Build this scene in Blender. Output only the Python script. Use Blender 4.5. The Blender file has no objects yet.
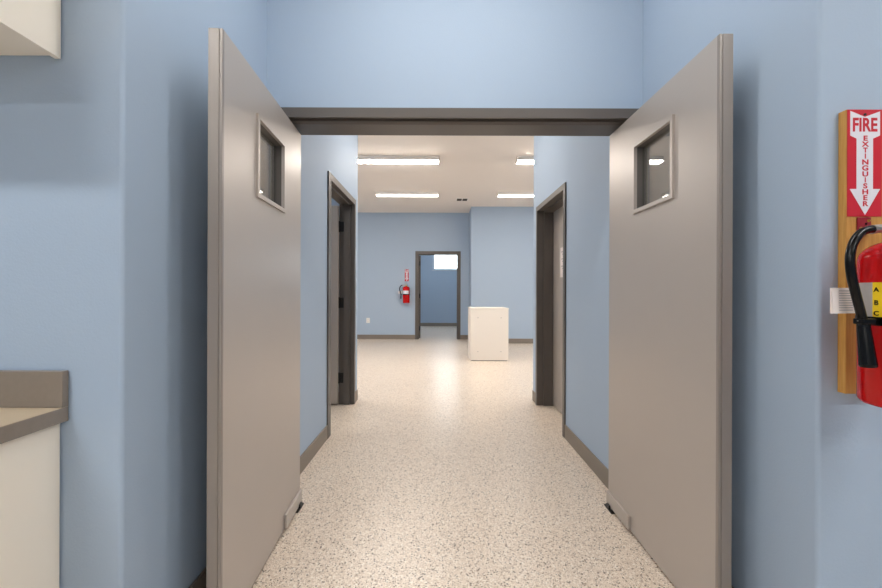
import bpy, bmesh, math, random
from mathutils import Vector, Matrix

random.seed(4)
scene = bpy.context.scene
COL = scene.collection
H = 1.225                      # eye height
CEIL = 3.275

# ------------------------------------------------------------------ materials
def srgb(r, g, b):
    f = lambda c: c / 12.92 if c <= 0.04045 else ((c + 0.055) / 1.055) ** 2.4
    return (f(r / 255), f(g / 255), f(b / 255), 1.0)

def new_mat(name):
    m = bpy.data.materials.new(name)
    m.use_nodes = True
    nt = m.node_tree
    return m, nt, nt.nodes['Principled BSDF']

def plain(name, col, rough=0.5, metal=0.0, spec=0.5, bump=0.0, bscale=200.0, tint=0.0, coat=0.0):
    m, nt, b = new_mat(name)
    b.inputs['Base Color'].default_value = col
    b.inputs['Roughness'].default_value = rough
    b.inputs['Metallic'].default_value = metal
    b.inputs['Specular IOR Level'].default_value = spec
    b.inputs['Coat Weight'].default_value = coat
    b.inputs['Coat Roughness'].default_value = 0.08
    tc = nt.nodes.new('ShaderNodeTexCoord')
    n = nt.nodes.new('ShaderNodeTexNoise')
    n.inputs['Scale'].default_value = bscale
    n.inputs['Detail'].default_value = 3
    nt.links.new(tc.outputs['Object'], n.inputs['Vector'])
    if tint:
        mx = nt.nodes.new('ShaderNodeMix'); mx.data_type = 'RGBA'
        mx.inputs[6].default_value = col
        mx.inputs[7].default_value = tuple(c * (1 - tint) for c in col[:3]) + (1,)
        nt.links.new(n.outputs['Fac'], mx.inputs[0])
        nt.links.new(mx.outputs[2], b.inputs['Base Color'])
    if bump:
        bp = nt.nodes.new('ShaderNodeBump')
        bp.inputs['Strength'].default_value = bump
        bp.inputs['Distance'].default_value = 0.002
        nt.links.new(n.outputs['Fac'], bp.inputs['Height'])
        nt.links.new(bp.outputs['Normal'], b.inputs['Normal'])
    return m

def emit(name, col, strength):
    m = bpy.data.materials.new(name); m.use_nodes = True
    nt = m.node_tree; nt.nodes.clear()
    e = nt.nodes.new('ShaderNodeEmission')
    e.inputs['Color'].default_value = col; e.inputs['Strength'].default_value = strength
    o = nt.nodes.new('ShaderNodeOutputMaterial')
    nt.links.new(e.outputs[0], o.inputs[0])
    return m

def glass(name, refl, tint=(1, 1, 1, 1)):
    m = bpy.data.materials.new(name); m.use_nodes = True
    nt = m.node_tree; nt.nodes.clear()
    t = nt.nodes.new('ShaderNodeBsdfTransparent'); t.inputs[0].default_value = tint
    g = nt.nodes.new('ShaderNodeBsdfGlossy'); g.inputs['Roughness'].default_value = 0.02
    mx = nt.nodes.new('ShaderNodeMixShader'); mx.inputs[0].default_value = refl
    o = nt.nodes.new('ShaderNodeOutputMaterial')
    nt.links.new(t.outputs[0], mx.inputs[1]); nt.links.new(g.outputs[0], mx.inputs[2])
    nt.links.new(mx.outputs[0], o.inputs[0])
    return m

M = {}
M['wall'] = plain('blue_wall_paint', srgb(172, 190, 210), 0.62, spec=0.3, bump=0.25, bscale=160)
M['ceiling'] = plain('ceiling_paint', srgb(240, 232, 224), 0.85, spec=0.2, bump=0.1, bscale=120)
M['door'] = plain('taupe_satin_metal', srgb(188, 179, 171), 0.36, metal=0.2, spec=0.5, bump=0.05, bscale=6, tint=0.03)
M['edge'] = plain('taupe_edge_steel', srgb(150, 141, 134), 0.36, metal=0.2)
M['frame'] = plain('taupe_frame_paint', srgb(97, 91, 86), 0.40, spec=0.5)
M['base'] = plain('taupe_vinyl_base', srgb(136, 126, 116), 0.5, spec=0.4)
M['white'] = plain('white_laminate', srgb(236, 228, 218), 0.45, spec=0.4)
M['cream'] = plain('cream_laminate', srgb(248, 239, 224), 0.45, spec=0.4)
M['counter'] = plain('brown_laminate', srgb(144, 132, 120), 0.35, spec=0.5, bscale=60, tint=0.14)
M['countertop'] = plain('tan_laminate', srgb(196, 178, 152), 0.35, spec=0.5, bscale=400, tint=0.18)
M['black'] = plain('black_rubber', srgb(5, 5, 6), 0.22, spec=0.3)
M['hinge'] = plain('black_steel', srgb(22, 21, 20), 0.4, spec=0.5)
M['red'] = plain('red_enamel', srgb(198, 4, 8), 0.2, spec=0.3, coat=0.15)
M['signred'] = plain('sign_red', srgb(205, 40, 58), 0.35, spec=0.4)
M['signwhite'] = plain('sign_white', srgb(232, 232, 240), 0.4, spec=0.4)
M['steel'] = plain('nickel_steel', srgb(196, 192, 186), 0.28, metal=0.9)
M['brass'] = plain('brass', srgb(205, 165, 80), 0.3, metal=0.9)
M['bracket'] = plain('bracket_maroon', srgb(150, 30, 45), 0.4)
M['yellow'] = plain('yellow_label', srgb(245, 208, 20), 0.4)
M['label'] = plain('grey_label', srgb(196, 190, 186), 0.45, bscale=350, tint=0.3)
M['paper'] = plain('paper', srgb(236, 226, 222), 0.7, spec=0.2)
M['ink'] = plain('grey_ink', srgb(178, 172, 174), 0.7, spec=0.2)
M['housing'] = plain('white_metal', srgb(236, 232, 226), 0.4)
M['plastic'] = plain('white_plastic', srgb(238, 236, 232), 0.35)
M['ventdark'] = plain('vent_dark', srgb(70, 66, 62), 0.7)
M['wframe'] = plain('window_white', srgb(196, 204, 212), 0.5)
M['lite'] = glass('door_glass', 0.38, (0.86, 0.88, 0.86, 1))
M['pane'] = glass('window_glass', 0.05)
LAMP = (1.0, 0.925, 0.845, 1)
M['lamp'] = emit('led_diffuser', LAMP, 84.0)
M['fill_corridor'] = emit('led_diffuser_corridor', LAMP, 30.0)  # glow of the added corridor fill light
M['fill_beyond'] = emit('led_diffuser_beyond', (0.86, 0.94, 1.0, 1), 44.0)  # glow of the fill light added past the far doorway
M['lamp_back'] = emit('led_diffuser_back_row', LAMP, 14.0)
M['lamp_front'] = emit('led_diffuser_front_row', (0.965, 0.975, 0.975, 1), 63.0)
M['lamp_near'] = emit('led_diffuser_dimmed', (0.99, 0.965, 0.93, 1), 31.0)

def wood_mat():
    m, nt, b = new_mat('plywood_board')
    tc = nt.nodes.new('ShaderNodeTexCoord')
    mp = nt.nodes.new('ShaderNodeMapping'); mp.inputs['Scale'].default_value = (60, 60, 3)
    n = nt.nodes.new('ShaderNodeTexNoise'); n.inputs['Scale'].default_value = 3; n.inputs['Detail'].default_value = 4
    r = nt.nodes.new('ShaderNodeValToRGB')
    r.color_ramp.elements[0].position = 0.3; r.color_ramp.elements[0].color = srgb(188, 134, 62)
    r.color_ramp.elements[1].position = 0.75; r.color_ramp.elements[1].color = srgb(212, 162, 86)
    nt.links.new(tc.outputs['Object'], mp.inputs[0]); nt.links.new(mp.outputs[0], n.inputs['Vector'])
    nt.links.new(n.outputs['Fac'], r.inputs[0]); nt.links.new(r.outputs[0], b.inputs['Base Color'])
    b.inputs['Roughness'].default_value = 0.5
    return m
M['wood'] = wood_mat()

def floor_mat():
    m, nt, b = new_mat('epoxy_flake_floor')
    tc = nt.nodes.new('ShaderNodeTexCoord')
    def vor(scale):
        v = nt.nodes.new('ShaderNodeTexVoronoi'); v.inputs['Scale'].default_value = scale
        nt.links.new(tc.outputs['Object'], v.inputs['Vector'])
        s = nt.nodes.new('ShaderNodeSeparateColor')
        nt.links.new(v.outputs['Color'], s.inputs[0])
        return s
    def ramp(stops, src):
        r = nt.nodes.new('ShaderNodeValToRGB'); r.color_ramp.interpolation = 'CONSTANT'
        e = r.color_ramp.elements
        e[0].position, e[0].color = stops[0]
        e[1].position, e[1].color = stops[1]
        for p, c in stops[2:]:
            k = e.new(p); k.color = c
        nt.links.new(src, r.inputs[0])
        return r
    a = vor(240); c = vor(170)
    r1 = ramp([(0.0, srgb(228, 213, 196)), (0.42, srgb(213, 196, 177)), (0.66, srgb(240, 229, 214)),
               (0.83, srgb(200, 182, 164)), (0.93, srgb(172, 152, 134))], a.outputs[0])
    r2 = ramp([(0.0, srgb(58, 48, 42)), (0.034, srgb(150, 132, 114)), (0.08, srgb(242, 234, 222)), (0.14, (0, 0, 0, 1))], c.outputs[1])
    fac = ramp([(0.0, (0.85, 0.85, 0.85, 1)), (0.14, (0, 0, 0, 1))], c.outputs[1])
    mx = nt.nodes.new('ShaderNodeMix'); mx.data_type = 'RGBA'
    nt.links.new(fac.outputs[0], mx.inputs[0])
    nt.links.new(r1.outputs[0], mx.inputs[6]); nt.links.new(r2.outputs[0], mx.inputs[7])
    nt.links.new(mx.outputs[2], b.inputs['Base Color'])
    n = nt.nodes.new('ShaderNodeTexNoise'); n.inputs['Scale'].default_value = 7; n.inputs['Detail'].default_value = 3
    nt.links.new(tc.outputs['Object'], n.inputs['Vector'])
    rr = nt.nodes.new('ShaderNodeMapRange')
    rr.inputs['To Min'].default_value = 0.24; rr.inputs['To Max'].default_value = 0.40
    nt.links.new(n.outputs['Fac'], rr.inputs[0]); nt.links.new(rr.outputs[0], b.inputs['Roughness'])
    b.inputs['Specular IOR Level'].default_value = 0.45
    bp = nt.nodes.new('ShaderNodeBump'); bp.inputs['Strength'].default_value = 0.12; bp.inputs['Distance'].default_value = 0.002
    n2 = nt.nodes.new('ShaderNodeTexNoise'); n2.inputs['Scale'].default_value = 30
    nt.links.new(tc.outputs['Object'], n2.inputs['Vector'])
    nt.links.new(n2.outputs['Fac'], bp.inputs['Height']); nt.links.new(bp.outputs['Normal'], b.inputs['Normal'])
    return m
M['floor'] = floor_mat()

# ------------------------------------------------------------------ helpers
def link(name, bm, mat, parent=None, loc=None, smooth=False):
    bmesh.ops.recalc_face_normals(bm, faces=bm.faces[:])
    me = bpy.data.meshes.new(name)
    bm.to_mesh(me); bm.free()
    me.materials.append(mat)
    if smooth:
        for p in me.polygons: p.use_smooth = True
    o = bpy.data.objects.new(name, me)
    COL.objects.link(o)
    if parent: o.parent = parent
    if loc: o.location = loc
    return o

def tag(o, label, cat, group=None, kind=None):
    o['label'] = label; o['category'] = cat
    if group: o['group'] = group
    if kind: o['kind'] = kind
    return o

def empty(name, loc=(0, 0, 0), rz=0.0):
    o = bpy.data.objects.new(name, None)
    o.empty_display_size = 0.1
    COL.objects.link(o); o.location = loc; o.rotation_euler = (0, 0, rz)
    return o

def copy_tree(o, parent=None):
    c = o.copy(); COL.objects.link(c)
    if parent: c.parent = parent
    for ch in [x for x in o.children]: copy_tree(ch, c)
    return c

def box(bm, x0, x1, y0, y1, z0, z1, bev=0.0):
    r = bmesh.ops.create_cube(bm, size=1.0)
    vs = r['verts']
    sx, sy, sz = abs(x1 - x0), abs(y1 - y0), abs(z1 - z0)
    for v in vs:
        v.co = Vector(((x0 + x1) / 2 + v.co.x * sx, (y0 + y1) / 2 + v.co.y * sy, (z0 + z1) / 2 + v.co.z * sz))
    if bev:
        es = list({e for v in vs for e in v.link_edges})
        bmesh.ops.bevel(bm, geom=es, offset=bev, segments=2, affect='EDGES', profile=0.5)

def one(*a, **k):
    bm = bmesh.new(); box(bm, *a, **k); return bm

def prism(bm, pts, z0, z1):
    lo = [bm.verts.new((x, y, z0)) for x, y in pts]
    hi = [bm.verts.new((x, y, z1)) for x, y in pts]
    n = len(pts)
    bm.faces.new(lo[::-1]); bm.faces.new(hi)
    for i in range(n):
        bm.faces.new((lo[i], lo[(i + 1) % n], hi[(i + 1) % n], hi[i]))

def extrude_poly(bm, pts, fn0, fn1):
    """pts: 2-D outline; fn0/fn1 turn one into the two end points."""
    a = [bm.verts.new(fn0(p)) for p in pts]; b = [bm.verts.new(fn1(p)) for p in pts]
    n = len(pts)
    bm.faces.new(a[::-1]); bm.faces.new(b)
    for i in range(n):
        bm.faces.new((a[i], a[(i + 1) % n], b[(i + 1) % n], b[i]))

def arc(cx, cy, r, a0, a1, n=8):
    return [(cx + r * math.cos(math.radians(a0 + (a1 - a0) * i / n)), cy + r * math.sin(math.radians(a0 + (a1 - a0) * i / n))) for i in range(n + 1)]

def lathe(bm, prof, n=40, cx=0, cy=0):
    rings = []
    for r, z in prof:
        rings.append([bm.verts.new((cx + r * math.cos(2 * math.pi * i / n), cy + r * math.sin(2 * math.pi * i / n), z)) for i in range(n)])
    for a, b in zip(rings, rings[1:]):
        for i in range(n):
            bm.faces.new((a[i], a[(i + 1) % n], b[(i + 1) % n], b[i]))
    bm.faces.new(rings[0][::-1]); bm.faces.new(rings[-1])

def tube(bm, pts, radii, n=14):
    pts = [Vector(p) for p in pts]
    rings = []
    up = Vector((0.3, 0.9, 0.2)).normalized()
    for i, p in enumerate(pts):
        t = (pts[min(i + 1, len(pts) - 1)] - pts[max(i - 1, 0)]).normalized()
        a = t.cross(up).normalized(); b = t.cross(a).normalized()
        r = radii[i] if isinstance(radii, (list, tuple)) else radii
        rings.append([bm.verts.new(p + (a * math.cos(2 * math.pi * k / n) + b * math.sin(2 * math.pi * k / n)) * r) for k in range(n)])
    for a, b in zip(rings, rings[1:]):
        for k in range(n):
            bm.faces.new((a[k], a[(k + 1) % n], b[(k + 1) % n], b[k]))
    bm.faces.new(rings[0][::-1]); bm.faces.new(rings[-1])

def spline(pts, sub=6):
    pts = [Vector(p) for p in pts]; out = []
    for i in range(len(pts) - 1):
        p0 = pts[max(i - 1, 0)]; p1 = pts[i]; p2 = pts[i + 1]; p3 = pts[min(i + 2, len(pts) - 1)]
        for k in range(sub):
            t = k / sub
            out.append(0.5 * ((2 * p1) + (p2 - p0) * t + (2 * p0 - 5 * p1 + 4 * p2 - p3) * t * t + (3 * p1 - p0 - 3 * p2 + p3) * t ** 3))
    out.append(pts[-1]); return out

def slab_hole(bm, xs, zs, y0, y1):
    """slab in x-z with a rectangular hole at xs[1..2], zs[1..2]"""
    F = {}
    for k, y in enumerate((y0, y1)):
        for i in range(4):
            for j in range(4):
                F[k, i, j] = bm.verts.new((xs[i], y, zs[j]))
    for k in (0, 1):
        for i in range(3):
            for j in range(3):
                if i == 1 and j == 1: continue
                bm.faces.new((F[k, i, j], F[k, i + 1, j], F[k, i + 1, j + 1], F[k, i, j + 1]))
    def wallq(a, b): bm.faces.new((F[0, a[0], a[1]], F[0, b[0], b[1]], F[1, b[0], b[1]], F[1, a[0], a[1]]))
    for i in range(3):
        wallq((i, 0), (i + 1, 0)); wallq((i, 3), (i + 1, 3)); wallq((0, i), (0, i + 1)); wallq((3, i), (3, i + 1))
    wallq((1, 1), (2, 1)); wallq((1, 2), (2, 2)); wallq((1, 1), (1, 2)); wallq((2, 1), (2, 2))

def text_bm(s, size, depth=0.0006, bold=0.0, sx=1.0):
    c = bpy.data.curves.new('lettering', 'FONT')
    c.body = s; c.size = size; c.align_x = 'CENTER'; c.align_y = 'CENTER'
    c.extrude = depth; c.offset = bold
    o = bpy.data.objects.new('lettering_source', c); COL.objects.link(o)
    bpy.context.view_layer.update()
    dg = bpy.context.evaluated_depsgraph_get()
    me = bpy.data.meshes.new_from_object(o.evaluated_get(dg))
    bpy.data.objects.remove(o); bpy.data.curves.remove(c)
    bm = bmesh.new(); bm.from_mesh(me); bpy.data.meshes.remove(me)
    for v in bm.verts:                      # stand it up: x right, z up, facing -y
        v.co = Vector((v.co.x * sx, -v.co.z, v.co.y))
    return bm

def merge_bm(dst, src, mat4=None):
    if mat4 is not None: bmesh.ops.transform(src, matrix=mat4, verts=src.verts[:])
    me = bpy.data.meshes.new('tmp'); src.to_mesh(me); src.free()
    dst.from_mesh(me); bpy.data.meshes.remove(me)

def struct(name, bm, mat, label, cat, parent=None, smooth=False):
    o = link(name, bm, mat, parent, smooth=smooth)
    return tag(o, label, cat, kind='structure')

# ------------------------------------------------------------------ camera
cam = bpy.data.cameras.new('camera')
cam.sensor_width = 36.0
cam.lens = 392.0 / 882.0 * 36.0
cam.shift_x = 1.0 / 882.0
cam.shift_y = -2.0 / 882.0
cam.clip_start = 0.02
co = bpy.data.objects.new('camera', cam); COL.objects.link(co)
co.location = (0, 0, H)
co.rotation_euler = (math.radians(90), math.radians(-0.2), 0)
scene.camera = co

# ------------------------------------------------------------------ room shell
XL, XR = -0.94, 1.062          # corridor walls
YF = 1.16                      # wall of the near room that faces the camera
YE = 4.47                      # corridor end
YB = 10.15                     # far wall
XO0, XO1 = -4.6, 6.0
R = 0.012
struct('floor', one(XO0 - .14, XO1 + .14, -4.64, 14.24, -0.1, 0), M['floor'],
       'cream epoxy flake floor speckled with dark chips, running through every room', 'floor')
struct('ceiling', one(XO0 - .14, XO1 + .14, -4.64, 14.24, CEIL, CEIL + .1), M['ceiling'],
       'flat off-white ceiling with strip lights over the far room', 'ceiling')

# left corridor wall with the opening of its door
OL0, OL1, OLZ = 3.264, 4.307, 2.228
bm = bmesh.new()
prism(bm, [(XO0, YF)] + arc(XL - R, YF + R, R, -90, 0) + [(XL, OL0), (XL - .14, OL0), (XL - .14, YF + .14), (XO0, YF + .14)], 0, CEIL)
box(bm, XL - .14, XL, OL0, OL1, OLZ, CEIL)
prism(bm, [(XL, OL1)] + arc(XL - R, YE - R, R, 0, 90) + [(XO0, YE), (XO0, YE - .14), (XL - .14, YE - .14), (XL - .14, OL1)], 0, CEIL)
struct('wall_left', bm, M['wall'], 'pale blue wall with rounded corner beside the counter and along the corridor', 'wall')

OR0, OR1, ORZ = 3.303, 4.293, 2.152
WT = .215
bm = bmesh.new()
prism(bm, [(XO1, YF), (XO1, YF + .14), (XR + WT, YF + .14), (XR + WT, OR0), (XR, OR0), (XR, 2.2), (1.094, 2.15)] + arc(1.12 + R, YF + R, R, 180, 270), 0, CEIL)
box(bm, XR, XR + WT, OR0, OR1, ORZ, CEIL)
prism(bm, [(XR, OR1), (XR + WT, OR1), (XR + WT, YE - .14), (XO1, YE - .14), (XO1, YE)] + arc(XR + R, YE - R, R, 90, 180), 0, CEIL)
struct('wall_right', bm, M['wall'], 'pale blue wall with rounded corner behind the large fire extinguisher and along the corridor', 'wall')

# wall over the double doors
DF0, DF1 = 2.107, 2.33
bm = bmesh.new()
box(bm, XL, 1.0935, 2.12, 2.32, H + .987, CEIL)
box(bm, XL, -.905, 2.12, 2.32, 0, H + .987)
struct('wall_header', bm, M['wall'], 'pale blue wall panel above the open double doors', 'wall')

# far wall, with doorway and step forward
OB0, OB1, OBZ = -.637, .528, 2.276
bm = bmesh.new()
box(bm, XO0, OB0, YB, YB + .14, 0, CEIL)
box(bm, OB0, OB1, YB, YB + .14, OBZ, CEIL)
box(bm, OB1, XO1, YB, YB + .14, 0, CEIL)
struct('wall_back', bm, M['wall'], 'blue far wall holding the small extinguisher and the open doorway', 'wall')
struct('wall_back_step', one(.743, XO1, 9.4, YB, 0, CEIL), M['wall'], 'blue wall section stepping forward behind the white box cabinet', 'wall')
struct('wall_outer_left', one(XO0 - .14, XO0, -4.5, 14.24, 0, CEIL), M['wall'], 'outer side wall of the rooms beyond the counter', 'wall')
struct('wall_outer_right', one(XO1, XO1 + .14, -4.5, 14.24, 0, CEIL), M['wall'], 'outer side wall of the rooms beyond the extinguisher', 'wall')
struct('wall_behind', one(XO0, XO1, -4.64, -4.5, 0, CEIL), M['wall'], 'wall of the near room behind the viewer', 'wall')
# small room beyond the far doorway
bm = bmesh.new()
WX0, WX1, WZ0, WZ1 = -.265, 1.10, H + .785, H + 1.60
slab_hole(bm, (XO0, WX0, WX1, XO1), (0, WZ0, WZ1, CEIL), 14.1, 14.24)
struct('wall_beyond', bm, M['wall'], 'blue wall with the high window, seen through the far doorway', 'wall')
struct('wall_beyond_left', one(-2.34, -2.2, YB + .14, 14.1, 0, CEIL), M['wall'], 'side wall of the room behind the far doorway, hinge side', 'wall')
struct('wall_beyond_right', one(2.2, 2.34, YB + .14, 14.1, 0, CEIL), M['wall'], 'side wall of the room behind the far doorway, window side', 'wall')

# baseboards
BH, BT = .115, .011
def baseboard(name, segs, label):
    bm = bmesh.new()
    for (x0, x1, y0, y1) in segs: box(bm, x0, x1, y0, y1, 0, BH, bev=.003)
    struct(name, bm, M['base'], label, 'baseboard')
baseboard('baseboard_left', [(XL, XL + BT, YF + .03, 2.105), (XL, XL + BT, 2.332, 3.258), (XL, XL + BT, 4.312, YE - .02)],
          'taupe baseboard along the corridor wall of the open side door')
baseboard('baseboard_right', [(XR - BT, XR, 2.332, 3.297), (XR - BT, XR, 4.298, YE - .02)],
          'taupe baseboard along the corridor wall of the closed side door')
bm = bmesh.new(); prism(bm, [(1.119, YF + .03), (1.0945, 2.105), (1.0945 - BT, 2.105), (1.119 - BT, YF + .03)], 0, BH)
struct('baseboard_alcove', bm, M['base'], 'taupe baseboard behind the double-door leaf on the extinguisher side', 'baseboard')
baseboard('baseboard_front_left', [(-1.105, XL - .03, YF - BT, YF)], 'taupe baseboard on the wall beside the base cabinet')
baseboard('baseboard_front_right', [(1.14, XO1, YF - BT, YF)], 'taupe baseboard under the large fire extinguisher')
baseboard('baseboard_back', [(XO0, OB0 - .006, YB - BT, YB), (OB1 + .006, .743 - BT, YB - BT, YB)], 'taupe baseboard on either side of the far doorway')
baseboard('baseboard_back_step', [(.743 - BT, XO1, 9.4 - BT, 9.4), (.743 - BT, .743, 9.4, YB - BT)], 'taupe baseboard on the wall behind the white box cabinet')
baseboard('baseboard_beyond', [(-2.2, 2.2, 14.1 - BT, 14.1)], 'taupe baseboard under the high window beyond the far doorway')
baseboard('baseboard_side_room', [(XO0, XL - .14, YE - .14 - BT, YE - .14)], 'taupe baseboard inside the side room behind the open leaf')

# ------------------------------------------------------------------ door frames
def ext_y(bm, prof, x0, x1):      # profile of (y, z) swept along x
    extrude_poly(bm, prof, lambda p: (x0, p[0], p[1]), lambda p: (x1, p[0], p[1]))
def ext_z(bm, prof, z0, z1):      # profile of (x, y) swept along z
    extrude_poly(bm, prof, lambda p: (p[0], p[1], z0), lambda p: (p[0], p[1], z1))

bm = bmesh.new()
zf = H + .938
ext_y(bm, [(2.107, H + .99), (2.107, zf), (2.119, zf), (2.119, zf + .016), (2.158, zf + .016), (2.158, H + .9385), (2.180, H + .930),
           (2.33, H + .930), (2.33, H + .99)], -.905, 1.075)
for s, xi, xo in ((1, -.858, -.905), (-1, 1.028, 1.075)):
    ext_z(bm, [(xo, 2.107), (xi, 2.107), (xi, 2.119), (xi - s * .012, 2.119), (xi - s * .012, 2.158), (xi, 2.165), (xi, 2.33), (xo, 2.33)], 0, H + .9299)
struct('trim_1', bm, M['frame'], 'wide dark taupe metal frame of the open double doors', 'door frame')

# frame of the left corridor door: opening y 3.36..4.26
bm = bmesh.new()
fx = XL + .013; bx_ = XL - .155
def side_frame(bm, fx, bx, s, y0, y1, yo0, yo1, zi, zo, stop0, stop1):
    # s=+1 frame looks to +x (left wall), -1 looks to -x
    for (a, b, d) in ((yo0, y0, 1), (yo1, y1, -1)):
        prof = [(fx, a), (fx, b), (stop0, b), (stop0, b + d * .016), (stop1, b + d * .016), (stop1, b), (bx, b), (bx, a)]
        ext_z(bm, prof, 0, zo)
    prof = [(fx, zo), (fx, zi), (stop0, zi), (stop0, zi - .016), (stop1, zi - .016), (stop1, zi), (bx, zi), (bx, zo)]
    extrude_poly(bm, prof, lambda p: (p[0], y0, p[1]), lambda p: (p[0], y1, p[1]))
side_frame(bm, fx, bx_, 1, 3.34, 4.26, 3.262, 4.309, 2.172, 2.230, XL - .035, XL - .10)
struct('trim_2', bm, M['frame'], 'dark taupe metal frame of the open corridor side door', 'door frame')
bm = bmesh.new()
side_frame(bm, XR - .013, XR + WT + .005, -1, 3.35, 4.245, 3.301, 4.295, 2.104, 2.154, XR + .06, XR + .16)
struct('trim_3', bm, M['frame'], 'dark taupe metal frame of the closed corridor side door', 'door frame')
# frame of the far doorway
bm = bmesh.new()
for xo, xi in ((OB0 - .004, OB0 + .075), (OB1 + .004, OB1 - .075)):
    d = 1 if xi > xo else -1
    ext_z(bm, [(xo, YB - .012), (xi, YB - .012), (xi, YB + .05), (xi + d * .014, YB + .05), (xi + d * .014, YB + .10), (xi, YB + .10), (xi, YB + .155), (xo, YB + .155)], 0, OBZ + .004)
ext_y(bm, [(YB - .012, OBZ + .004), (YB - .012, OBZ - .075), (YB + .05, OBZ - .075), (YB + .05, OBZ - .089), (YB + .10, OBZ - .089), (YB + .10, OBZ - .075), (YB + .155, OBZ - .075), (YB + .155, OBZ + .004)],
      OB0 + .075, OB1 - .075)
struct('trim_4', bm, M['frame'], 'dark taupe metal frame of the doorway in the far wall', 'door frame')

# ------------------------------------------------------------------ swing doors
def swing_door(name, hinge, free, s, label):
    """local x runs from the hinge to the free edge, the corridor face is y = 0, the leaf lies on the -s side"""
    v = Vector((free[0] - hinge[0], free[1] - hinge[1]))
    L = v.length
    root = empty(name, (hinge[0], hinge[1], 0), math.atan2(v.y, v.x))
    tag(root, label, 'door', kind='structure')
    T = .049; z0, z1 = .012, H + .905
    ya, yb = (-T, 0) if s > 0 else (0, T)
    xa, xb, za, zb = .289, .633, 1.62, 1.968
    fw = .018
    bm = bmesh.new()
    slab_hole(bm, (0, xa + .006, xb - .006, L - .012), (z0, za + .006, zb - .006, z1), ya, yb)
    leaf = link('leaf', bm, M['door'], root)
    # folded edge cap with its seam
    bm = bmesh.new()
    xe = L - .012
    vis, hid = (0, -T) if s > 0 else (0, T)
    d = -s
    prof = [(xe, vis), (L - .002, vis), (L, vis + d * .0015), (L, vis + d * .0085), (L - .0025, vis + d * .0095), (L - .0025, vis + d * .0115),
            (L, vis + d * .0125), (L, hid - d * .002), (L - .002, hid), (xe, hid)]
    ext_z(bm, prof, z0, z1)
    link('edge_cap', bm, M['edge'], root)
    # vision light
    bm = bmesh.new()
    for (f0, f1) in ((vis + s * .010, vis - s * .006), (hid + s * .006, hid - s * .010)):
        lo, hi = min(f0, f1), max(f0, f1)
        slab_hole(bm, (xa, xa + fw, xb - fw, xb), (za, za + fw, zb - fw, zb), lo, hi)
    link('window_frame', bm, M['door'], root)
    bm = bmesh.new()
    lo, hi = min(vis - s * .006, hid + s * .006), max(vis - s * .006, hid + s * .006)
    slab_hole(bm, (xa + .008, xa + fw, xb - fw, xb - .008), (za + .008, za + fw, zb - fw, zb - .008), lo, hi)
    link('window_reveal', bm, M['frame'], root)
    g0, g1 = vis - s * .030, vis - s * .036
    link('glass', one(xa + fw - .001, xb - fw + .001, min(g0, g1), max(g0, g1), za + fw - .001, zb - fw + .001), M['lite'], root)
    # pivot cover at the bottom hinge corner
    c0, c1 = vis + s * .014, vis + s * .0002
    link('hinge_cover', one(.002, .268, min(c0, c1), max(c0, c1), z0 + .003, .086, bev=.003), M['door'], root)
    return root
swing_door('door_1', (-.806, 2.264), (-.751, 1.349), 1, 'open taupe double-door leaf with small window, on the counter side')
swing_door('door_2', (.977, 2.264), (.973, 1.368), -1, 'open taupe double-door leaf with small window, on the large extinguisher side')

def floor_pivot(x, label, s):
    root = empty('floor_pivot', (x, 2.215, 0))
    tag(root, label, 'pivot', 'black floor pivots of the double doors')
    link('plate', one(-.024, .024, -.048, .048, 0, .007, bev=.002), M['hinge'], root)
    bm = bmesh.new(); lathe(bm, [(.014, .007), (.014, .011), (.008, .0115)], 20)
    link('pin', bm, M['steel'], root)
    bm = bmesh.new()
    box(bm, s * .017 - .006, s * .017 + .006, -.012, .022, .007, .026, bev=.002)
    link('stop_block', bm, M['hinge'], root)
floor_pivot(-.803, 'black floor pivot under the double-door leaf on the counter side', 1)
floor_pivot(.974, 'black floor pivot under the double-door leaf on the extinguisher side', -1)

# open leaf of the left side room (hinged on the far jamb, swung square into the room)
root = empty('door_3', (XL - .157, 4.256, 0)); tag(root, 'grey side-room door swung open beyond its corridor frame', 'door', kind='structure')
link('leaf', one(-.895, 0, -.0445, 0, .018, 2.15, bev=.002), M['door'], root)
for z in (1.93, 1.105, .29):
    bm = bmesh.new()
    box(bm, .004, .052, -.004, .0035, z - .055, z + .055, bev=.001)
    tube(bm, [(.002, -.008, z - .06), (.002, -.008, z + .06)], .0075, 12)
    link('hinge', bm, M['hinge'], root)
bm = bmesh.new()
tube(bm, [(-.83, -.0445, 1.0), (-.83, -.085, 1.0), (-.82, -.098, 1.0), (-.72, -.098, 1.0)], .009, 12)
link('handle', bm, M['steel'], root)
# closed leaf on the right
root = empty('door_4', (XR + .162, 3.354, 0)); tag(root, 'closed taupe side door with a paper notice, deep in its corridor frame', 'door', kind='structure')
link('leaf', one(0, .0445, 0, .887, .012, 2.10, bev=.002), M['door'], root)
bm = bmesh.new()
tube(bm, [(0, .07, 1.0), (-.045, .07, 1.0), (-.055, .08, 1.0), (-.055, .17, 1.0)], .009, 12)
link('handle', bm, M['steel'], root)
# paper notice
pn = empty('paper_notice', (XR + .1612, 3.876, H + .302))
tag(pn, 'white paper notice taped to the closed corridor door', 'notice')
link('sheet', one(-.0009, -.0002, -.108, .108, -.15, .15), M['paper'], pn)
bm = bmesh.new()
for k in range(9):
    z = .105 - k * .024
    box(bm, -.0012, -.0008, -.08, .08 - .05 * ((k * 7) % 3) / 2, z - .004, z + .004)
link('printed_lines', bm, M['ink'], pn)
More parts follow.
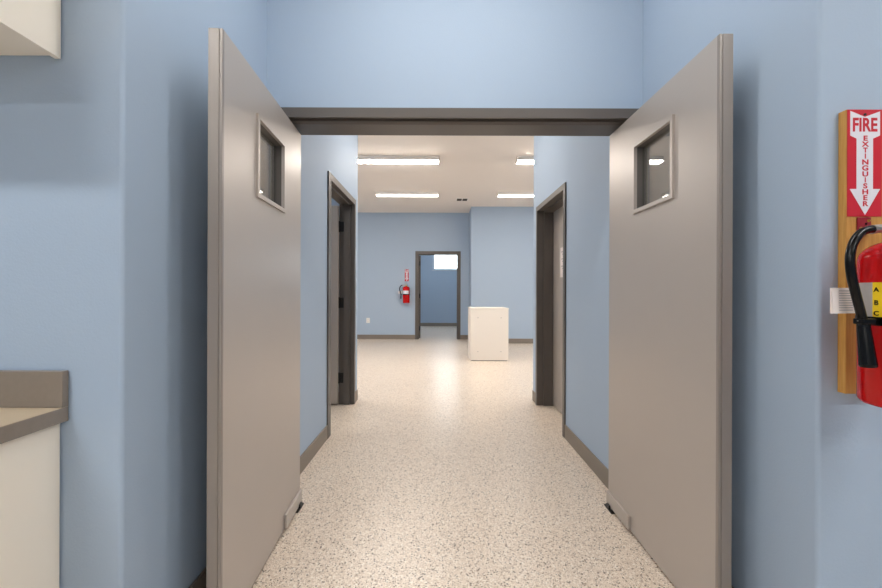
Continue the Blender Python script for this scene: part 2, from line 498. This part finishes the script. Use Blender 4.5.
# leaf in the far doorway
root = empty('door_5', (OB0 + .079, YB + .158, 0), math.radians(94)); tag(root, 'taupe door folded open inside the far doorway', 'door', kind='structure')
link('leaf', one(.004, .95, -.049, -.003, .012, 2.18, bev=.002), M['frame'], root)  # darker frame paint stands in for the shade on the leaf's edge
for z in (1.97, 1.12, .27):
    bm = bmesh.new()
    tube(bm, [(-.006, -.008, z - .06), (-.006, -.008, z + .06)], .009, 10)
    box(bm, -.0005, .0038, -.044, -.005, z - .058, z + .058)
    link('hinge', bm, M['hinge'], root)

# high window beyond the far doorway
root = empty('window_1', ((WX0 + WX1) / 2, 14.17, WZ0)); tag(root, 'bright high window with white frame, seen through the far doorway', 'window', kind='structure')
w2 = (WX1 - WX0) / 2 - .001; hh = WZ1 - WZ0 - .001
bm = bmesh.new()
slab_hole(bm, (-w2, -w2 + .065, w2 - .065, w2), (.001, .061, hh - .06, hh), -.02, .04)
link('window_frame', bm, M['wframe'], root)
link('sill', one(-w2 - .03, w2 + .03, -.095, -.071, -.03, .004, bev=.003), M['wframe'], root)
link('glass', one(-w2 + .064, w2 - .064, .008, .014, .060, hh - .059), M['pane'], root)

# ------------------------------------------------------------------ ceiling lights and added fill lights
def make_light():
    r = empty('ceiling_light')
    bm = bmesh.new()
    box(bm, -.630, .630, -.080, .080, -.062, 0, bev=.003)
    link('housing', bm, M['housing'], r)
    bm = bmesh.new()
    ext = [(-.074, -.0622), (-.072, -.068), (-.060, -.074), (.060, -.074), (.072, -.068), (.074, -.0622)]
    extrude_poly(bm, ext, lambda p: (-.63, p[0], p[1]), lambda p: (.63, p[0], p[1]))
    link('diffuser', bm, M['lamp'], r)
    for x in (-.6365, .6365):
        link('end_cap', one(x - .006, x + .006, -.081, .081, -.077, -.0005, bev=.002), M['housing'], r)
    link('bracket', one(-.05, .05, -.092, -.0802, -.012, 0, bev=.002), M['housing'], r)
    return r
proto = make_light()
spots = [
    (-.66, 5.98, 'white ceiling strip light nearest the corridor, over the open-side-door side'),
    (-.68, 8.08, 'white ceiling strip light near the vent, over the far doorway side'),
    (1.80, 5.98, 'white ceiling strip light nearest the corridor, over the white box side'),
    (1.82, 8.08, 'white ceiling strip light beyond the white box, near the stepped wall'),
    (-3.14, 5.98, 'added unseen fill light in the far room around the corner from the open side door'),  # the outer-column lamps are added out of view to brighten the corridor walls
    (-3.14, 8.08, 'added unseen fill light in the far room over the hidden outer corner'),
    (4.28, 5.98, 'added unseen fill light in the far room around the corner from the closed side door'),
    (4.28, 8.08, 'added fill light in the far room along the stepped wall, out of sight'),
    (.07, 1.28, 'ceiling strip light above the open double doors'),
    (2.2, -.3, 'ceiling strip light above the large extinguisher side of the near room'),
    (-1.9, -.3, 'ceiling strip light above the counter side of the near room'),
    (.1, 12.3, 'added unseen fill light in the room with the high window'),  # added out of view to lift the room past the doorway
    (2.2, -2.4, 'added fill light behind the viewer on the large extinguisher side'),  # rear pair is added behind the camera to brighten the facing walls
    (-1.9, -2.4, 'added fill light behind the viewer on the counter side'),
    (.06, 3.88, 'added unseen fill light over the corridor between the two side doors'),  # added fill for the corridor walls and door leaves, hidden by the header
    (-2.3, 3.1, 'ceiling strip light inside the side room behind the open leaf'),
]
for i, (x, y, lab) in enumerate(spots):
    o = proto if i == 0 else copy_tree(proto)
    o.location = (x, y, CEIL)
    key = 'fill_corridor' if 3.5 < y < 4 else 'fill_beyond' if y > 12 else 'lamp_near' if 1 < y < 3.5 else 'lamp_back' if 8 < y < 9 else 'lamp_front' if y < 0 else None
    if key:
        d = [c for c in o.children if c.name.startswith('diffuser')][0]
        d.data = d.data.copy(); d.data.materials[0] = M[key]
    tag(o, lab, 'ceiling light', 'strip lights on the ceiling')

v = empty('ceiling_vent', (.481, 8.67, CEIL)); tag(v, 'small square ceiling vent between the far strip lights', 'vent')
bm = bmesh.new(); slab_hole(bm, (-.135, -.115, .115, .135), (-.125, -.105, .105, .125), -.010, 0)
bmesh.ops.transform(bm, matrix=Matrix(((1, 0, 0, 0), (0, 0, 1, 0), (0, 1, 0, 0), (0, 0, 0, 1))), verts=bm.verts[:])
box(bm, -.008, .008, -.105, .105, -.010, 0)
link('frame', bm, M['housing'], v)
link('duct_backing', one(-.115, .115, -.105, .105, -.002, -.0003), M['ventdark'], v)
for k in range(7):
    y = -.09 + k * .03
    bm = bmesh.new()
    for x0, x1 in ((-.114, -.009), (.009, .114)):
        extrude_poly(bm, [(y - .010, -.003), (y + .008, -.011), (y + .009, -.0095), (y - .009, -.002)], lambda p: (x0, p[0], p[1]), lambda p: (x1, p[0], p[1]))
    link('louver', bm, M['ventdark'], v)

# ------------------------------------------------------------------ outlet, box cabinet
r = empty('wall_outlet', (-1.86, YB, .482)); tag(r, 'small white wall outlet low on the far wall', 'outlet')
link('cover_plate', one(-.045, .045, -.007, 0, -.065, .065, bev=.002), M['plastic'], r)
for z in (-.026, .026):
    sk = link('socket', one(-.018, .018, -.0095, -.0068, z - .016, z + .016, bev=.002), M['plastic'], r)
    bm = bmesh.new()
    box(bm, -.009, -.006, -.0099, -.0094, z - .004, z + .006); box(bm, .006, .009, -.0099, -.0094, z - .004, z + .006)
    link('slots', bm, M['ventdark'], sk)

BX0, BX1, BY0, BY1, BZ = .5415, 1.22, 6.96, 7.54, .942
r = empty('box_cabinet', ((BX0 + BX1) / 2, BY0, 0)); tag(r, 'white laminate box cabinet standing alone on the far room floor', 'cabinet')
w = (BX1 - BX0) / 2; dp = BY1 - BY0
link('back_panel', one(-w + .001, w - .001, .0, .018, .014, BZ - .019, bev=.0015), M['white'], r)
link('side_panel', one(-w, -w + .018, .0185, dp, .0, BZ - .019, bev=.0015), M['white'], r)
link('side_panel', one(w - .018, w, .0185, dp, .0, BZ - .019, bev=.0015), M['white'], r)
link('top_panel', one(-w - .004, w + .004, -.004, dp, BZ - .0185, BZ, bev=.002), M['white'], r)
link('base_rail', one(-w + .02, w - .02, .012, .03, 0, .0135), M['frame'], r)
for sx in (-1, 1):
    for z in (.17, .77):
        bm = bmesh.new(); tube(bm, [(sx * .205, .0002, z), (sx * .205, -.0015, z)], .009, 14)
        link('screw_cap', bm, M['label'], r)

# ------------------------------------------------------------------ counter and cabinets of the near room
CX = -1.0955; CXP = -1.129
r = empty('countertop', (CX, YF, .841)); tag(r, 'brown laminate countertop with backsplash on the base cabinet', 'countertop')
DPT = .62; LEN = 1.6
bm = bmesh.new(); box(bm, -LEN, -.001, -DPT + .001, -.002, .0425, .0435)
link('worktop', one(-LEN, 0, -DPT, -.002, 0, .0425, bev=.002), M['counter'], r)
link('top_surface', bm, M['countertop'], r)
link('backsplash', one(-LEN, 0, -.022, -.002, .0437, .149, bev=.0015), M['counter'], r)

r = empty('base_cabinet', (CXP, YF, 0)); tag(r, 'white base cabinet under the brown countertop', 'cabinet')
link('body', one(-1.55, 0, -.58, -.006, .10, .840), M['cream'], r)
link('toe_kick', one(-1.55, -.002, -.51, -.49, 0, .0995), M['base'], r)
link('end_panel', one(-.0005, .012, -.58, -.006, 0, .840, bev=.001), M['cream'], r)
for k in range(3):
    x1 = -.006 - k * .515
    dd = link('door', one(x1 - .505, x1, -.60, -.5805,   .115, .834, bev=.002), M['cream'], r)
    bm = bmesh.new(); tube(bm, [(x1 - .05, -.6, .66), (x1 - .05, -.63, .66), (x1 - .05, -.63, .80), (x1 - .05, -.6, .80)], .005, 10)
    link('handle', bm, M['steel'], dd)

r = empty('wall_cabinet', (-1.120, YF, H + .683)); tag(r, 'cream wall cabinet hung above the counter', 'cabinet')
bm = bmesh.new()
box(bm, -1.4, -.0185, -.31, -.004, .010, .80)
link('body', bm, M['cream'], r)
link('end_panel', one(-.018, 0, -.31, -.004, 0, .80, bev=.001), M['cream'], r)
for k in range(3):
    x1 = -.004 - k * .467
    dd = link('door', one(x1 - .460, x1, -.33, -.3105, .002, .798, bev=.002), M['cream'], r)
    bm = bmesh.new(); tube(bm, [(x1 - .04, -.33, .05), (x1 - .04, -.36, .05), (x1 - .04, -.36, .18), (x1 - .04, -.33, .18)], .005, 10)
    link('handle', bm, M['steel'], dd)

# ------------------------------------------------------------------ fire extinguisher corner
bd = empty('mounting_board', (1.176, YF, H - .291)); tag(bd, 'tan wooden mounting board behind the large fire extinguisher', 'board')
link('plank', one(0, .155, -.0245, -.0005, 0, .824, bev=.001), M['wood'], bd)
br = link('hanger_bracket', one(.029, .068, -.0285, -.0247, .468, .511, bev=.001), M['bracket'], bd)
for (x, z) in ((.0605, .501), (.0385, .479)):
    bm = bmesh.new(); tube(bm, [(x, -.0284, z), (x, -.0315, z)], [.0045, .003], 14); link('screw', bm, M['brass'], br)
bm = bmesh.new(); tube(bm, [(.053, -.0284, .492), (.053, -.0295, .492)], .0032, 12); link('hole', bm, M['black'], br)
bm = bmesh.new(); box(bm, .042, .067, -.150, -.0284, .468, .473, bev=.001); box(bm, .042, .067, -.153, -.1495, .468, .484, bev=.001)
link('hook', bm, M['bracket'], br)

def make_sign():
    """origin: middle of the back of the plate's lower edge; faces -y"""
    W, HT = .0995, .3095
    r = empty('extinguisher_sign')
    link('plate', one(-W / 2, W / 2, -.002, 0, 0, HT, bev=.0006), M['signred'], r)
    k = W / 34.4
    px = lambda x: (x - 864.0) * k
    pz = lambda y: HT - (y - 109.5) * HT / 107.0
    pts = [(849.2, 111), (863.7, 117), (878.9, 111.4), (878.9, 135.6), (872.0, 138.6), (872.0, 189), (879.2, 189), (864.2, 215), (848.8, 189), (855.6, 189), (855.6, 138.6), (849.2, 135.6)]
    bm = bmesh.new()
    extrude_poly(bm, [(px(a), pz(b)) for a, b in pts], lambda p: (p[0], -.0026, p[1]), lambda p: (p[0], -.0019, p[1]))
    link('arrow', bm, M['signwhite'], r)
    bm = text_bm('FIRE', .054, .0003, bold=.0015, sx=.74)
    bmesh.ops.transform(bm, matrix=Matrix.Translation((px(863.6), -.0027, pz(125.6))), verts=bm.verts[:])
    link('lettering', bm, M['signred'], r)
    bm = bmesh.new()
    for i, ch in enumerate('EXTINGUISHER'):
        merge_bm(bm, text_bm(ch, .0200, .0003, bold=.0006, sx=1.0 if ch in 'IT' else 1.3), Matrix.Translation((px(864.2), -.0027, pz(138.6 + i * 5.95))))
    link('lettering', bm, M['signred'], r)
    bm = bmesh.new(); tube(bm, [(px(863.7), -.0018, pz(114.6)), (px(863.7), -.0042, pz(114.6))], .0035, 14)
    link('screw', bm, M['hinge'], r)
    return r
sg = make_sign()
sg.location = (1.2268, YF - .0248, H + .2225)
tag(sg, 'red FIRE EXTINGUISHER arrow sign on the tan wooden board', 'sign', 'fire extinguisher signs')

def make_extinguisher(cx, cy, z0):
    """built around the cylinder's axis; world offsets are turned into local ones"""
    r = empty('fire_extinguisher')
    RAD = .088
    bm = bmesh.new()
    prof = [(.070, 0), (.082, .004), (RAD, .014), (RAD, .375)]
    for k in range(1, 11):
        a = math.radians(k * 8.4)
        prof.append((.030 + .058 * math.cos(a), .375 + .050 * math.sin(a)))
    prof += [(.028, .427)]
    lathe(bm, prof, 56)
    link('cylinder', bm, M['red'], r, smooth=True)
    bm = bmesh.new(); lathe(bm, [(.026, .4265), (.026, .435), (.020, .436), (.020, .449)], 28)
    link('neck_ring', bm, M['brass'], r)
    bm = bmesh.new(); box(bm, -.024, .024, -.026, .026, .449, .482, bev=.004); box(bm, -.052, -.024, -.012, .012, .444, .468, bev=.003)
    vb = link('valve', bm, M['steel'], r)
    bm = bmesh.new(); tube(bm, [(0, -.026, .466), (0, -.044, .466)], .017, 24)
    link('gauge', bm, M['steel'], vb)
    bm = bmesh.new(); tube(bm, [(0, -.0442, .466), (0, -.0455, .466)], .0145, 24)
    link('gauge_face', bm, M['plastic'], vb)
    def lever(zb, lift):
        bm = bmesh.new()
        extrude_poly(bm, [(.02, zb), (.03, zb + .006), (-.115, zb + lift), (-.12, zb + lift - .004)], lambda p: (-.011, p[0], p[1]), lambda p: (.011, p[0], p[1]))
        return bm
    link('carry_handle', lever(.476, .004), M['steel'], r)
    link('squeeze_lever', lever(.484, .032), M['steel'], r)
    L3 = lambda px, py, d: ((px - 440) * d / 392 - cx, d - cy, (292 - py) * d / 392 + H - z0)
    hose = spline([L3(872.5, 228, .992), L3(868, 228.2, .99), L3(860.5, 231.5, .99), L3(853.5, 241, .986), L3(850, 255, .982), L3(851.3, 273, .978),
                   L3(856, 293, .98), L3(860.8, 311, .983), L3(863.2, 322, .983)], 7)
    bm = bmesh.new(); tube(bm, hose, .0098, 18)
    link('hose', bm, M['black'], r, smooth=True)
    bm = bmesh.new(); tube(bm, [L3(884, 226.5, .995), L3(871.5, 228, .992)], [.010, .0115], 18)
    link('hose_coupling', bm, M['steel'], r)
    bm = bmesh.new(); tube(bm, [L3(862.2, 318, .983), L3(863.4, 322.5, .983)], .0118, 18)
    link('hose_ferrule', bm, M['steel'], r)
    bm = bmesh.new(); tube(bm, [L3(863.3, 322.4, .983), L3(863.9, 326, .982), L3(868.6, 364, .966), L3(868.75, 365.3, .966)], [.0125, .0130, .0170, .0158], 24)
    link('nozzle', bm, M['black'], r)
    # strap with its clip
    bm = bmesh.new()
    zs = .209
    lathe_pts = [(RAD + .0005, zs), (RAD + .0025, zs), (RAD + .0025, zs + .022), (RAD + .0005, zs + .022)]
    n = 56
    rings = [[bm.verts.new((rr * math.cos(2 * math.pi * i / n), rr * math.sin(2 * math.pi * i / n), z)) for i in range(n)] for rr, z in lathe_pts]
    for q in range(4):
        a, b = rings[q], rings[(q + 1) % 4]
        for i in range(n): bm.faces.new((a[i], a[(i + 1) % n], b[(i + 1) % n], b[i]))
    st = link('strap', bm, M['black'], r)
    bm = bmesh.new()
    c = Vector(L3(863, 320.5, .983))
    box(bm, c.x - .013, c.x + .022, c.y - .013, c.y + .013, c.z - .006, c.z + .009, bev=.003)
    link('clip', bm, M['black'], st)
    # wrapped labels
    def patch(a0, a1, zb, zt, off, n=14):
        bm = bmesh.new()
        ri, ro = RAD + .0001, RAD + off
        pr = [[bm.verts.new((q * math.cos(math.radians(a0 + (a1 - a0) * i / n)), q * math.sin(math.radians(a0 + (a1 - a0) * i / n)), z)) for i in range(n + 1)]
              for q, z in ((ri, zb), (ro, zb), (ro, zt), (ri, zt))]
        for q in range(4):
            a, b = pr[q], pr[(q + 1) % 4]
            for i in range(n): bm.faces.new((a[i], a[i + 1], b[i + 1], b[i]))
        bm.faces.new([pr[q][0] for q in range(4)]); bm.faces.new([pr[q][-1] for q in range(4)][::-1])
        return bm
    zl0, zl1 = .231, .318
    lb = link('label', patch(126, 181, zl0, zl1, .0006), M['label'], r)
    lb2 = link('rating_strip', patch(181, 204, zl0, zl1, .0006), M['yellow'], r)
    link('instruction_panel', patch(204, 320, zl0, zl1, .0006, 24), M['signwhite'], r)
    th = math.radians(186.5)
    rot = Matrix.Rotation(th + math.pi / 2, 4, 'Z')
    for ch, z in (('A', .2995), ('B', .2665), ('C', .2395)):
        bm = bmesh.new()
        merge_bm(bm, text_bm(ch, .016, .0003, bold=.0004), Matrix.Translation(((RAD + .001) * math.cos(th), (RAD + .001) * math.sin(th), z)) @ rot)
        link('lettering', bm, M['black'], lb2)
    # paper inspection tag bent out beside the hose
    prof = [(830.2, 1.000), (832.5, .990), (836, .993), (845, 1.000), (853, 1.006), (859, 1.010)]
    bm = bmesh.new()
    f0, f1, b0, b1 = [], [], [], []
    for px_, d in prof:
        x, y = (px_ - 440) * d / 392 - cx, d - cy
        zt = (292 - 286.5) * 1.0 / 392 + H - z0; zb = (292 - 312) * 1.0 / 392 + H - z0
        f0.append(bm.verts.new((x, y, zb))); f1.append(bm.verts.new((x, y, zt)))
        b0.append(bm.verts.new((x, y + .0006, zb))); b1.append(bm.verts.new((x, y + .0006, zt)))
    for i in range(len(prof) - 1):
        bm.faces.new((f0[i], f0[i + 1], f1[i + 1], f1[i])); bm.faces.new((b1[i], b1[i + 1], b0[i + 1], b0[i]))
        bm.faces.new((f1[i], f1[i + 1], b1[i + 1], b1[i])); bm.faces.new((b0[i], b0[i + 1], f0[i + 1], f0[i]))
    bm.faces.new((f0[0], f1[0], b1[0], b0[0])); bm.faces.new((f0[-1], b0[-1], b1[-1], f1[-1]))
    tg = link('inspection_tag', bm, M['paper'], r)
    bm = bmesh.new()
    for k in range(9):
        yy = 289.5 + k * 2.4
        zz = (292 - yy) / 392 + H - z0
        pa, pb = (838.5, .9952), (852.5, 1.0055)
        xa, xb = (pa[0] - 440) * pa[1] / 392 - cx, (pb[0] - 440) * pb[1] / 392 - cx
        ya, yb = pa[1] - cy - .0012, pb[1] - cy - .0012
        vs = [bm.verts.new((xa, ya, zz - .0012)), bm.verts.new((xb, yb, zz - .0012)), bm.verts.new((xb, yb, zz + .0012)), bm.verts.new((xa, ya, zz + .0012))]
        bm.faces.new(vs)
    link('printed_lines', bm, M['ink'], tg)
    return r
EX, EY, EZ = 1.190, 1.0, H - .29
ex = make_extinguisher(EX, EY, EZ)
ex.location = (EX, EY, EZ)
tag(ex, 'large red fire extinguisher with black hose, hung on the tan wooden board', 'fire extinguisher', 'red fire extinguishers')
ex2 = copy_tree(ex); ex2.location = (-.865, YB - .118, H - .285)
tag(ex2, 'small distant red fire extinguisher on the far wall beside the doorway', 'fire extinguisher', 'red fire extinguishers')
sg2 = copy_tree(sg); sg2.location = (-.862, YB - .001, H + .275)
tag(sg2, 'tiny distant red arrow sign above the extinguisher on the far wall', 'sign', 'fire extinguisher signs')
bm = bmesh.new(); box(bm, -.02, .02, -.035, 0, -.02, .02, bev=.002); box(bm, -.012, .012, -.115, -.034, .010, .017, bev=.002)
hb = link('wall_hanger', bm, M['bracket'], None, (-.865, YB, H + .16)); tag(hb, 'small bracket on the far wall holding the distant extinguisher', 'bracket')

# ------------------------------------------------------------------ sky outside the high window
wd = bpy.data.worlds.new('daylight'); scene.world = wd; wd.use_nodes = True
bg = wd.node_tree.nodes['Background']
bg.inputs[0].default_value = (0.86, 0.94, 1.0, 1); bg.inputs[1].default_value = 9.0

# ------------------------------------------------------------------ view
scene.view_settings.view_transform = 'Standard'
scene.view_settings.look = 'None'
scene.view_settings.gamma = 1.0
scene.view_settings.use_curve_mapping = False
scene.view_settings.exposure = 0.0
scene.cycles.use_denoising = True
scene.cycles.max_bounces = 12
scene.cycles.diffuse_bounces = 8
scene.cycles.transparent_max_bounces = 12
scene.cycles.sample_clamp_indirect = 6.0
